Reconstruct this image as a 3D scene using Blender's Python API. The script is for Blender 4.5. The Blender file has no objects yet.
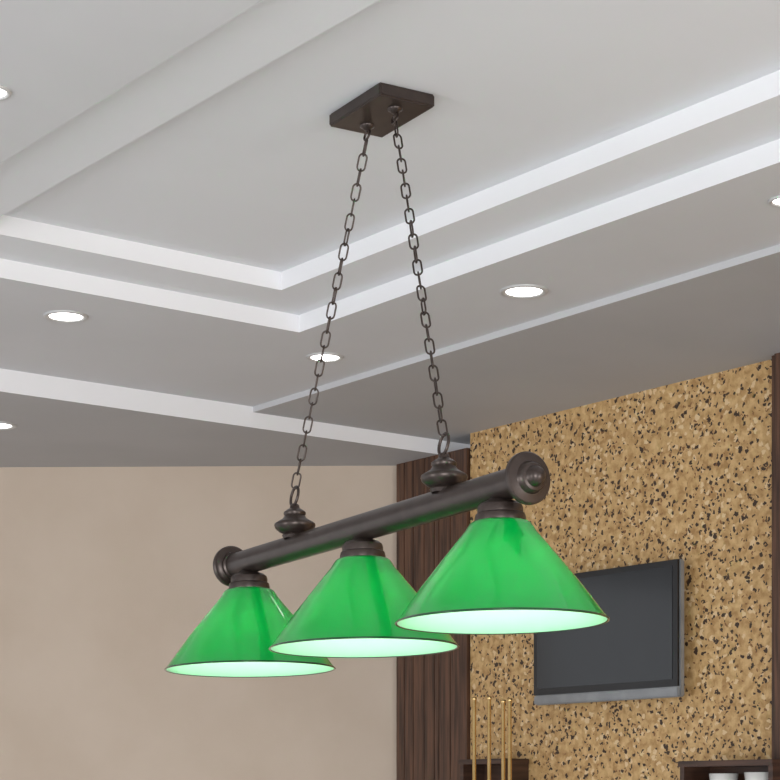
import bpy, bmesh, math, random
from mathutils import Vector, Matrix
random.seed(3)
S=bpy.context.scene
S.view_settings.view_transform='Standard'
S.view_settings.look='None'
EYE=1.45
# ---------------------------------------------------------------- materials
def new_mat(n):
    m=bpy.data.materials.new(n); m.use_nodes=True
    return m, m.node_tree.nodes, m.node_tree.links, m.node_tree.nodes['Principled BSDF']
def noisy(n,c1,c2,rough=.6,metal=0,scale=6,bump=0,bscale=80,coat=0,stretch=(1,1,1),detail=4):
    m,N,L,P=new_mat(n)
    tc=N.new('ShaderNodeTexCoord'); mp=N.new('ShaderNodeMapping'); mp.inputs['Scale'].default_value=stretch
    no=N.new('ShaderNodeTexNoise'); no.inputs['Scale'].default_value=scale; no.inputs['Detail'].default_value=detail
    cr=N.new('ShaderNodeValToRGB'); cr.color_ramp.elements[0].position=.35; cr.color_ramp.elements[1].position=.65
    cr.color_ramp.elements[0].color=(*c1,1); cr.color_ramp.elements[1].color=(*c2,1)
    L.new(tc.outputs['Object'],mp.inputs[0]); L.new(mp.outputs[0],no.inputs['Vector'])
    L.new(no.outputs['Fac'],cr.inputs[0]); L.new(cr.outputs[0],P.inputs['Base Color'])
    P.inputs['Roughness'].default_value=rough; P.inputs['Metallic'].default_value=metal
    P.inputs['Coat Weight'].default_value=coat
    if bump:
        n2=N.new('ShaderNodeTexNoise'); n2.inputs['Scale'].default_value=bscale
        b=N.new('ShaderNodeBump'); b.inputs['Strength'].default_value=bump; b.inputs['Distance'].default_value=.002
        L.new(mp.outputs[0],n2.inputs['Vector']); L.new(n2.outputs['Fac'],b.inputs['Height']); L.new(b.outputs[0],P.inputs['Normal'])
    return m
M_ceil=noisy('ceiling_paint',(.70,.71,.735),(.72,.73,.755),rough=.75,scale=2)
M_litband=noisy('ceiling_lit_band_white',(.85,.85,.87),(.87,.87,.89),rough=.6,scale=2)  # ceiling's vertical faces: brightness of the lit bands put into the colour
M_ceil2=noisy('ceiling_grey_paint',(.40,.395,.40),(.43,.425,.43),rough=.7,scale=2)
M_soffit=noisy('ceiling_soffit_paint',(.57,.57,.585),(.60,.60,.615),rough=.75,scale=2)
M_beige=noisy('beige_wall_paint',(.53,.43,.34),(.57,.47,.38),rough=.7,scale=3,bump=.2,bscale=200)
M_floor=noisy('floor_tile',(.66,.66,.67),(.74,.74,.75),rough=.35,scale=3)
M_wood=noisy('dark_wood',(.045,.020,.011),(.13,.060,.033),rough=.5,scale=14,stretch=(6,6,.35),bump=.1)
M_wood2=noisy('dark_wood_cabinet',(.035,.016,.01),(.085,.04,.024),rough=.4,scale=10,stretch=(.5,.5,6))
M_bronze=noisy('bronze_metal',(.052,.038,.033),(.066,.049,.042),rough=.31,metal=.6,scale=30)
M_bronze.node_tree.nodes['Principled BSDF'].inputs['Specular IOR Level'].default_value=.7
M_gold=noisy('brass',(.75,.52,.22),(.85,.62,.3),rough=.25,metal=1,scale=20)
M_silver=noisy('tv_silver',(.25,.26,.27),(.30,.31,.32),rough=.35,metal=.4,scale=20)
M_black=noisy('tv_black',(.008,.008,.009),(.012,.012,.013),rough=.3,scale=10)
M_screen=noisy('tv_screen',(.022,.024,.027),(.030,.032,.035),rough=.12,scale=1.5)
M_white=noisy('white_ceramic',(.8,.79,.76),(.85,.84,.82),rough=.25,scale=8)
M_trimring=noisy('downlight_trim',(.5,.5,.5),(.55,.55,.55),rough=.4,metal=.2,scale=8)
def emis(n,c,s):
    m,N,L,P=new_mat(n)
    P.inputs['Base Color'].default_value=(*c,1); P.inputs['Emission Color'].default_value=(*c,1); P.inputs['Emission Strength'].default_value=s
    return m
M_led=emis('downlight_lens',(1,.98,.94),6)
M_bulb=emis('bulb_glass',(1,.98,.92),2.5)

def accent():
    m,N,L,P=new_mat('pebbled_cork_wallpaper')
    tc=N.new('ShaderNodeTexCoord')
    nd=N.new('ShaderNodeTexNoise'); nd.inputs['Scale'].default_value=60; nd.inputs['Detail'].default_value=3
    L.new(tc.outputs['Object'],nd.inputs['Vector'])
    sub=N.new('ShaderNodeVectorMath'); sub.operation='SUBTRACT'; sub.inputs[1].default_value=(.5,.5,.5)
    L.new(nd.outputs['Color'],sub.inputs[0])
    sc=N.new('ShaderNodeVectorMath'); sc.operation='SCALE'; sc.inputs['Scale'].default_value=.028
    L.new(sub.outputs[0],sc.inputs[0])
    ad=N.new('ShaderNodeVectorMath'); L.new(tc.outputs['Object'],ad.inputs[0]); L.new(sc.outputs[0],ad.inputs[1])
    b=N.new('ShaderNodeTexNoise'); b.inputs['Scale'].default_value=40; b.inputs['Detail'].default_value=5
    L.new(ad.outputs[0],b.inputs['Vector'])
    cr=N.new('ShaderNodeValToRGB'); e=cr.color_ramp.elements
    e[0].position=.33; e[0].color=(.39,.22,.08,1); e[1].position=.68; e[1].color=(.68,.46,.22,1)
    x=e.new(.5); x.color=(.55,.345,.145,1)
    L.new(b.outputs['Fac'],cr.inputs[0])
    prev=cr.outputs[0]
    for scale,dist,thr,col,off in ((66,.34,.64,(.22,.10,.035),(3.3,1,2)),(50,.38,.80,(.72,.53,.30),(1,9,4)),(50,.32,.78,(.045,.024,.015),(0,0,0)),(72,.33,.72,(.05,.026,.016),(7,5,1))):
        mp=N.new('ShaderNodeMapping'); mp.inputs['Location'].default_value=off
        L.new(ad.outputs[0],mp.inputs[0])
        v=N.new('ShaderNodeTexVoronoi'); v.inputs['Scale'].default_value=scale
        L.new(mp.outputs[0],v.inputs['Vector'])
        lt=N.new('ShaderNodeMath'); lt.operation='LESS_THAN'; lt.inputs[1].default_value=dist; L.new(v.outputs['Distance'],lt.inputs[0])
        sp=N.new('ShaderNodeSeparateColor'); L.new(v.outputs['Color'],sp.inputs[0])
        gt=N.new('ShaderNodeMath'); gt.operation='GREATER_THAN'; gt.inputs[1].default_value=thr; L.new(sp.outputs[0],gt.inputs[0])
        mu=N.new('ShaderNodeMath'); mu.operation='MULTIPLY'; L.new(lt.outputs[0],mu.inputs[0]); L.new(gt.outputs[0],mu.inputs[1])
        mx=N.new('ShaderNodeMix'); mx.data_type='RGBA'; L.new(mu.outputs[0],mx.inputs['Factor'])
        L.new(prev,mx.inputs['A']); mx.inputs['B'].default_value=(*col,1); prev=mx.outputs['Result']
    L.new(prev,P.inputs['Base Color']); P.inputs['Roughness'].default_value=.6
    return m
M_accent=accent()

def shade_mat(n,base,trans_col,tfac,rough,coat,ior=1.5):
    m,N,L,P=new_mat(n)
    no=N.new('ShaderNodeTexNoise'); no.inputs['Scale'].default_value=3
    tc=N.new('ShaderNodeTexCoord'); L.new(tc.outputs['Object'],no.inputs['Vector'])
    mx=N.new('ShaderNodeMix'); mx.data_type='RGBA'; L.new(no.outputs['Fac'],mx.inputs['Factor'])
    mx.inputs['A'].default_value=(*[c*.98 for c in base],1); mx.inputs['B'].default_value=(*base,1)
    L.new(mx.outputs['Result'],P.inputs['Base Color'])
    P.inputs['Roughness'].default_value=rough; P.inputs['Coat Weight'].default_value=coat; P.inputs['Coat Roughness'].default_value=.012
    P.inputs['Coat IOR'].default_value=ior
    P.inputs['Specular IOR Level'].default_value=.2
    tr=N.new('ShaderNodeBsdfTranslucent'); tr.inputs['Color'].default_value=(*trans_col,1)
    ms=N.new('ShaderNodeMixShader'); ms.inputs[0].default_value=tfac
    L.new(P.outputs[0],ms.inputs[1]); L.new(tr.outputs[0],ms.inputs[2])
    L.new(ms.outputs[0],N['Material Output'].inputs['Surface'])
    return m
M_green=shade_mat('green_glass',(0,.33,.055),(0,.85,.17),.13,.3,1.0,1.68)
M_mint=shade_mat('white_cased_glass',(.46,.90,.60),(.5,1,.65),.40,.3,.3)
M_rim=shade_mat('green_rim',(.001,.06,.015),(.01,.4,.1),.06,.1,1.0,1.5)

# ---------------------------------------------------------------- helpers
def obj(name,bm,mats,parent=None,smooth=False):
    me=bpy.data.meshes.new(name); bm.to_mesh(me); bm.free()
    for m in (mats if isinstance(mats,list) else [mats]): me.materials.append(m)
    o=bpy.data.objects.new(name,me); S.collection.objects.link(o)
    if parent: o.parent=parent
    if smooth:
        for p in me.polygons: p.use_smooth=True
    return o
def empty(name,loc=(0,0,0),parent=None):
    e=bpy.data.objects.new(name,None); e.location=loc; e.empty_display_size=.1; S.collection.objects.link(e)
    if parent: e.parent=parent
    return e
def box(bm,x0,x1,y0,y1,z0,z1,mi=0,bev=0):
    r=bmesh.ops.create_cube(bm,size=1)
    for v in r['verts']:
        v.co=Vector((x0+(v.co.x+.5)*(x1-x0),y0+(v.co.y+.5)*(y1-y0),z0+(v.co.z+.5)*(z1-z0)))
    fs={f for v in r['verts'] for f in v.link_faces}
    for f in fs: f.material_index=mi
    if bev:
        es={e for v in r['verts'] for e in v.link_edges}
        bmesh.ops.bevel(bm,geom=list(es),offset=bev,segments=2,affect='EDGES')
def boxobj(name,dims,mat,parent=None,bev=0):
    bm=bmesh.new(); box(bm,*dims,bev=bev); return obj(name,bm,mat,parent)
def lathe(bm,prof,seg=64,mat=Matrix(),mi=0):
    rings=[]
    for r,z in prof:
        if r<1e-6: rings.append([bm.verts.new(mat@Vector((0,0,z)))])
        else: rings.append([bm.verts.new(mat@Vector((r*math.cos(2*math.pi*i/seg),r*math.sin(2*math.pi*i/seg),z))) for i in range(seg)])
    for a,b in zip(rings,rings[1:]):
        for i in range(seg):
            j=(i+1)%seg
            if len(a)==1 and len(b)==1: continue
            if len(a)==1: f=bm.faces.new((a[0],b[i],b[j]))
            elif len(b)==1: f=bm.faces.new((a[i],b[0],a[j]))
            else: f=bm.faces.new((a[i],b[i],b[j],a[j]))
            f.material_index=mi; f.smooth=True
def sharpen(o,deg=35):
    me=o.data; bm=bmesh.new(); bm.from_mesh(me)
    bmesh.ops.recalc_face_normals(bm,faces=bm.faces)
    for e in bm.edges:
        if len(e.link_faces)==2 and e.calc_face_angle(0)>math.radians(deg): e.smooth=False
    bm.to_mesh(me); bm.free(); return o
def tube_loop(bm,pts,r,closed=True,seg=8):
    n=len(pts); rings=[]
    nrm=None
    for k in range(n):
        if closed: t=(pts[(k+1)%n]-pts[k-1]).normalized()
        else: t=(pts[min(k+1,n-1)]-pts[max(k-1,0)]).normalized()
        if nrm is None:
            nrm=t.cross(Vector((.31,.52,.79))).normalized()
        nrm=(nrm-t*nrm.dot(t)).normalized(); b=t.cross(nrm)
        rings.append([bm.verts.new(pts[k]+r*(math.cos(2*math.pi*i/seg)*nrm+math.sin(2*math.pi*i/seg)*b)) for i in range(seg)])
    R=range(n if closed else n-1)
    for k in R:
        a=rings[k]; c=rings[(k+1)%n]
        off=0
        if closed and k==n-1:
            off=min(range(seg),key=lambda o:(a[0].co-c[o].co).length)
        for i in range(seg):
            f=bm.faces.new((a[i],a[(i+1)%seg],c[(i+1+off)%seg],c[(i+off)%seg])); f.smooth=True
def link(bm,c,axis,side,L,W,r):
    pts=[]; hw=W/2-r; hl=L/2-r-hw
    for k in range(9):
        a=math.pi*k/8; pts.append(c+axis*(hl+hw*math.sin(a))+side*(hw*math.cos(a)))
    for k in range(9):
        a=math.pi*k/8; pts.append(c-axis*(hl+hw*math.sin(a))-side*(hw*math.cos(a)))
    tube_loop(bm,pts,r)
def chain(name,p0,p1,parent,L=.0355,W=.0185,r=.0018):
    d=(p1-p0); tot=d.length; ax=d.normalized()
    pitch=L-4*r-.0005
    n=round((tot-L)/pitch)+1; pitch=(tot-L)/(n-1)
    s1=ax.cross(Vector((0,1,0))).normalized(); s2=ax.cross(s1).normalized()
    bm=bmesh.new()
    for i in range(n):
        a=math.radians(25+(90 if i%2 else 0)+random.uniform(-18,18))
        link(bm,p0+ax*(L/2+i*pitch),ax,(s1*math.cos(a)+s2*math.sin(a)),L,W,r)
    return obj(name,bm,M_bronze,parent)

# ---------------------------------------------------------------- room shell (X = right/far, Y = left/far)
XW=3.90; X0,Y0,Y1=-2.5,-3.0,7.2
zi,z1,z2,z3,zb=EYE+1.31,EYE+1.265,EYE+1.22,EYE+1.203,EYE+1.155
TOP=3.0; XE=4.6
bm=bmesh.new()
box(bm,X0,XE,Y0,Y1,zi,TOP)
def ring(xa,xb,ya,yb,zl,zh,mi=0):
    box(bm,X0,xa,Y0,Y1,zl,zh,mi); box(bm,xb,XE,Y0,Y1,zl,zh,mi)
    box(bm,xa,xb,Y0,ya,zl,zh,mi); box(bm,xa,xb,yb,Y1,zl,zh,mi)
ring(1.765,2.575,.60,3.845,z1,zi)
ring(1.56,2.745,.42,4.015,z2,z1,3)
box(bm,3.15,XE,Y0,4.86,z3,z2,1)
bm.normal_update()
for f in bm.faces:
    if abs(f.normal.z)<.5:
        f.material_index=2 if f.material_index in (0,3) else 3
ceil=obj('ceiling',bm,[M_ceil,M_ceil2,M_litband,M_soffit])
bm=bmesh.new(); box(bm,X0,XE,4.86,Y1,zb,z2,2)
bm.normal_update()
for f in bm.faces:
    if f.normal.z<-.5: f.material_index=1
obj('ceiling_bulkhead',bm,[M_ceil,M_ceil2,M_litband])
boxobj('floor',(X0,XE,Y0,Y1,-.1,0),M_floor)
boxobj('wall_right',(XW,XW+.15,Y0,4.71,0,z3),M_accent)
bm=bmesh.new()
box(bm,XW+.005,XW+.15,4.71,5.10,0,zb,1)
ys=[4.712,4.80,4.86,4.885,4.94,5.0,5.05,5.095]
for a,b in zip(ys,ys[1:]):
    box(bm,XW-.012,XW+.01,a+.002,b-.002,0,zb,0)
obj('wall_panel_wood',bm,[M_wood,M_black])
pa=Vector((3.93,5.09,0)); pb=Vector((2.83,5.965,0)); dd=(pb-pa).normalized(); pe=pa+dd*3.6; nn=Vector((dd.y,-dd.x,0))
if nn.y<0: nn=-nn
bm=bmesh.new()
vs=[bm.verts.new(p+Vector((0,0,z))) for z in (0,zb) for p in (pa,pe,pe+nn*.12,pa+nn*.12)]
for idx in ((0,1,2,3),(4,5,6,7),(0,1,5,4),(1,2,6,5),(2,3,7,6),(3,0,4,7)): bm.faces.new([vs[i] for i in idx])
bmesh.ops.recalc_face_normals(bm,faces=bm.faces)
obj('wall_back',bm,M_beige)
bm=bmesh.new(); box(bm,XW-.03,XW,2.9,3.395,0,z3,0); box(bm,XW-.042,XW-.03,2.95,3.375,0,z3,0)
obj('trim_1',bm,[M_wood])

F=1862.
def on_z(px,py,dz):
    d=dz*F/(800-py); cx=(px-390)/F*d
    return (.797*cx+.604*d, -.604*cx+.797*d)
def downlight_at(x,y,z,w):
    e=empty('recessed_downlight',(x,y,z))
    bm=bmesh.new(); r=w/2
    lathe(bm,[(r,0),(r*.99,-.003),(r*.93,-.005),(r*.80,-.004),(r*.76,-.001),(r*.74,-.0005)],48)
    obj('trim_ring',bm,M_trimring,e)
    bm=bmesh.new(); lathe(bm,[(r*.74,-.0015),(0,-.0016)],48)
    obj('lens',bm,M_led,e)
for px,py,dz,w in ((66,316,1.22,.113),(524,291,1.22,.117),(325,357,1.22,.105),(-3,425,1.155,.12),(-9,91,1.22,.07),(786,200,1.22,.07)):
    x,y=on_z(px,py,dz); downlight_at(x,y,EYE+dz,w)
for x,y in ((.9,1.2),(.9,4.3),(-.6,.2),(2.1,-.4),(2.95,.6),(-.6,2.6)): downlight_at(x,y,z2,.117)  # extra out-of-view downlights, added to put highlights on the glossy shades

# ---------------------------------------------------------------- TV
tv=empty('wall_mounted_television',(0,0,0))
ty0,ty1,tz0,tz1=3.708,4.325,EYE+.293,EYE+.684
boxobj('bracket',(XW-.04,XW,3.9,4.1,tz0+.1,tz0+.3),M_black,tv)
boxobj('housing',(XW-.060,XW-.038,ty0,ty1,tz0,tz1),M_silver,tv,bev=.004)
fx=XW-.061
boxobj('bezel',(fx-.004,fx+.004,ty0+.004,ty1-.001,tz0+.030,tz1-.001),M_black,tv)
boxobj('screen',(fx-.0055,fx-.003,ty0+.024,ty1-.018,tz0+.050,tz1-.018),M_screen,tv)
boxobj('speaker_strip',(fx-.006,fx+.004,ty0+.002,ty1-.002,tz0+.002,tz0+.028),M_silver,tv,bev=.003)

# ---------------------------------------------------------------- shelf cabinets
def cabinet(name,x0,x1,y0,y1,top):
    e=empty(name)
    t=.016
    bm=bmesh.new()
    box(bm,x0,x1,y0,y0+t,0,top-t); box(bm,x0,x1,y1-t,y1,0,top-t)
    box(bm,x0-.006,x1,y0-.004,y1+.004,top-t,top,bev=.002)
    for z in (.08,.45,.80,1.12,1.40): box(bm,x0+.004,x1,y0+t,y1-t,z-t,z)
    box(bm,x1-.01,x1,y0+t,y1-t,0,top-t)
    obj('frame',bm,M_wood2,e)
    return e
cabinet('bookshelf_cabinet',3.80,XW-.001,4.42,4.64,EYE+.13)
c2=cabinet('bookshelf_cabinet',3.74,3.853,3.277,3.611,EYE+.107)
def bowl(name,x,y,z,r,h):
    bm=bmesh.new(); lathe(bm,[(0,0),(r*.4,0),(r*.45,.006),(r*.8,h*.5),(r,h),(r*.95,h),(r*.74,h*.5),(r*.4,.012),(0,.01)],40)
    o=obj(name,bm,M_white,c2); o.location=(x,y,z); return o
bowl('ceramic_bowl_1',3.795,3.50,1.40,.040,.122)
bowl('ceramic_bowl_2',3.795,3.37,1.40,.042,.124)

g=empty('brass_rod_sculpture',(3.68,4.345,0))
bm=bmesh.new(); lathe(bm,[(0,0),(.10,0),(.105,.01),(.10,.03),(.09,.036),(0,.036)],48); obj('base',bm,M_gold,g)
bm=bmesh.new()
for y,zt in ((4.425,1.769),(4.354,1.768),(4.288,1.755),(4.258,1.758)):
    T=Matrix.Translation((0,y-4.345,0))
    lathe(bm,[(.006,.03),(.006,zt-.012),(.008,zt-.01),(.008,zt-.002),(0,zt)],16,T)
obj('rods',bm,M_gold,g)

# ---------------------------------------------------------------- billiard pendant
def cam2w(cx,d): return (.797*cx+.604*d,-.604*cx+.797*d)
cx,cy=cam2w(-.053,3.495)
ang=math.atan2(-.995,-.104)
P=empty('billiard_pendant_light',(cx,cy,EYE+.285)); P.rotation_euler=(0,0,ang)
TILT=math.radians(1.45)
B=empty('bar_assembly',(0,0,0),P); B.rotation_euler=(0,-TILT,0)
AX=.226
RX=Matrix.Translation((0,0,AX))@Matrix.Rotation(math.pi/2,4,'Y')
bm=bmesh.new(); lathe(bm,[(.0255,-.53),(.0255,.53)],48,RX); obj('bar',bm,M_bronze,B)
cap=[(.0255,.515),(.029,.517),(.029,.525),(.034,.529),(.041,.530),(.0435,.533),(.0435,.539),(.041,.542),(.036,.5425),(.027,.544),(.0255,.547),(.0245,.552),(.022,.555),(.0175,.556),(.0165,.559)]
cap+=[(.0155*math.cos(a),.561+.013*math.sin(a)) for a in [math.radians(q) for q in (0,15,30,45,60,75)]]+[(0,.574)]
cap=[(r,z+.006) for r,z in cap]
bm=bmesh.new(); lathe(bm,cap,56,RX); sharpen(obj('end_cap_1',bm,M_bronze,B))
bm=bmesh.new(); lathe(bm,[(r,-z) for r,z in cap],56,RX); sharpen(obj('end_cap_2',bm,M_bronze,B))
shade_out=[(.041,.1665),(.047,.1665),(.052,.163),(.056,.157),(.061,.149),(.095,.108),(.130,.064),(.158,.026),(.172,.007),(.1765,.002)]
for k,t in enumerate((-.462,.008,.462),1):
    T=Matrix.Translation((t,0,0))
    bm=bmesh.new(); lathe(bm,shade_out,96,T); obj(f'shade_{k}',bm,M_green,B)
    bm=bmesh.new(); lathe(bm,[(.1765,.002),(.1785,.0005),(.1785,-.0015),(.1765,-.002),(.1745,-.0005)],96,T); obj(f'shade_rim_{k}',bm,M_rim,B)
    inn=[(max(r-.0035,.01),z-.003) for r,z in shade_out]
    inn[-1]=(.1747,-.0005)
    bm=bmesh.new(); lathe(bm,inn,96,T); obj(f'shade_liner_{k}',bm,M_mint,B)
    bm=bmesh.new(); lathe(bm,[(0,.207),(.016,.207),(.020,.203),(.031,.199),(.037,.194),(.0385,.188),(.0385,.181),(.0415,.179),(.043,.172),(.0425,.1675),(.0,.1665)],48,T); sharpen(obj(f'fitter_{k}',bm,M_bronze,B))
    bm=bmesh.new(); lathe(bm,[(.018,.166),(.018,.13),(.013,.128)],24,T); obj(f'socket_{k}',bm,M_bronze,B)
    bm=bmesh.new(); lathe(bm,[(.012,.13),(.014,.12),(.024,.10),(.029,.082),(.027,.066),(.018,.054),(0,.049)],32,T); obj(f'bulb_{k}',bm,M_bulb,B)
    ld=bpy.data.lights.new(f'bulb_light_{k}','POINT'); ld.energy=2.6; ld.color=(1,.97,.9); ld.shadow_soft_size=.03
    lo=bpy.data.objects.new(f'bulb_light_{k}',ld); S.collection.objects.link(lo); lo.parent=B; lo.location=(t,0,.03)
ends=[]
for k,t in enumerate((-.258,.292),1):
    T=Matrix.Translation((t,0,AX+.018))
    bm=bmesh.new()
    lathe(bm,[(.023,0),(.026,.006),(.023,.010),(.031,.013),(.039,.020),(.0415,.026),(.0405,.030),(.034,.034),(.024,.040),(.0205,.046),(.0225,.049),(.022,.053),(.015,.058),(.010,.061),(.009,.067),(.005,.070),(0,.071)],48,T)
    tube_loop(bm,[Vector((t,.0,AX+.018+.085))+Vector((math.cos(a)*.0145,math.sin(a)*.004,math.sin(a)*.0195)) for a in [2*math.pi*i/24 for i in range(24)]],.0029)
    sharpen(obj(f'hanger_{k}',bm,M_bronze,B),45)
    v=Matrix.Rotation(-TILT,3,'Y')@Vector((t,0,AX+.018+.085+.0195-.002)); ends.append(v)
zc=1.31-.285
offx,offy=.009,.037
C=empty('canopy',(offx,offy,zc),P)
bm=bmesh.new(); box(bm,-.095,.095,-.06,.06,-.024,0)
bmesh.ops.bevel(bm,geom=[e for e in bm.edges],offset=.003,segments=3,affect='EDGES')
obj('canopy_plate',bm,M_bronze,C)
for k,x in enumerate((-.052,.050),1):
    bm=bmesh.new(); lathe(bm,[(.014,-.022),(.014,-.027),(.009,-.029),(.006,-.033),(0,-.034)],24,Matrix.Translation((x,0,0)))
    tube_loop(bm,[Vector((x+math.cos(a)*.009,math.sin(a)*.003,-.042+math.sin(a)*.010)) for a in [2*math.pi*i/20 for i in range(20)]],.0023)
    obj(f'canopy_loop_{k}',bm,M_bronze,C)
    p0=Vector((offx+x,offy,zc-.047))
    chain(f'chain_{k}',p0,ends[k-1]+Vector((0,0,-.004)),P)

# ---------------------------------------------------------------- lights
w=bpy.data.worlds.new('world'); S.world=w; w.use_nodes=True
w.node_tree.nodes['Background'].inputs[0].default_value=(.93,.96,1,1); w.node_tree.nodes['Background'].inputs[1].default_value=1.0
def area(name,loc,target,sx,sy,e,col=(1,1,1)):
    l=bpy.data.lights.new(name,'AREA'); l.shape='RECTANGLE'; l.size=sx; l.size_y=sy; l.energy=e; l.color=col
    o=bpy.data.objects.new(name,l); S.collection.objects.link(o); o.location=loc
    o.rotation_euler=(Vector(target)-Vector(loc)).to_track_quat('-Z','Y').to_euler()
area('fill_light_1',(-1.6,-2.2,1.3),(2.2,3.2,2.3),2.2,1.8,125)  # added fill, no window modelled: these three brighten ceiling and streak the shades
area('fill_light_2',(2.8,-2.4,1.2),(2.6,3.2,2.2),1.0,1.6,45)
area('fill_light_3',(-2.2,3.0,1.2),(2.2,3.2,2.3),.9,1.7,35)

# ---------------------------------------------------------------- camera
cd=bpy.data.cameras.new('camera'); cam=bpy.data.objects.new('camera',cd); S.collection.objects.link(cam)
cam.location=(0,0,EYE); cam.rotation_euler=(math.pi/2,0,-math.atan2(.604,.797))
cd.sensor_width=36; cd.lens=F/780*36; cd.shift_y=(800-390)/780
S.camera=cam
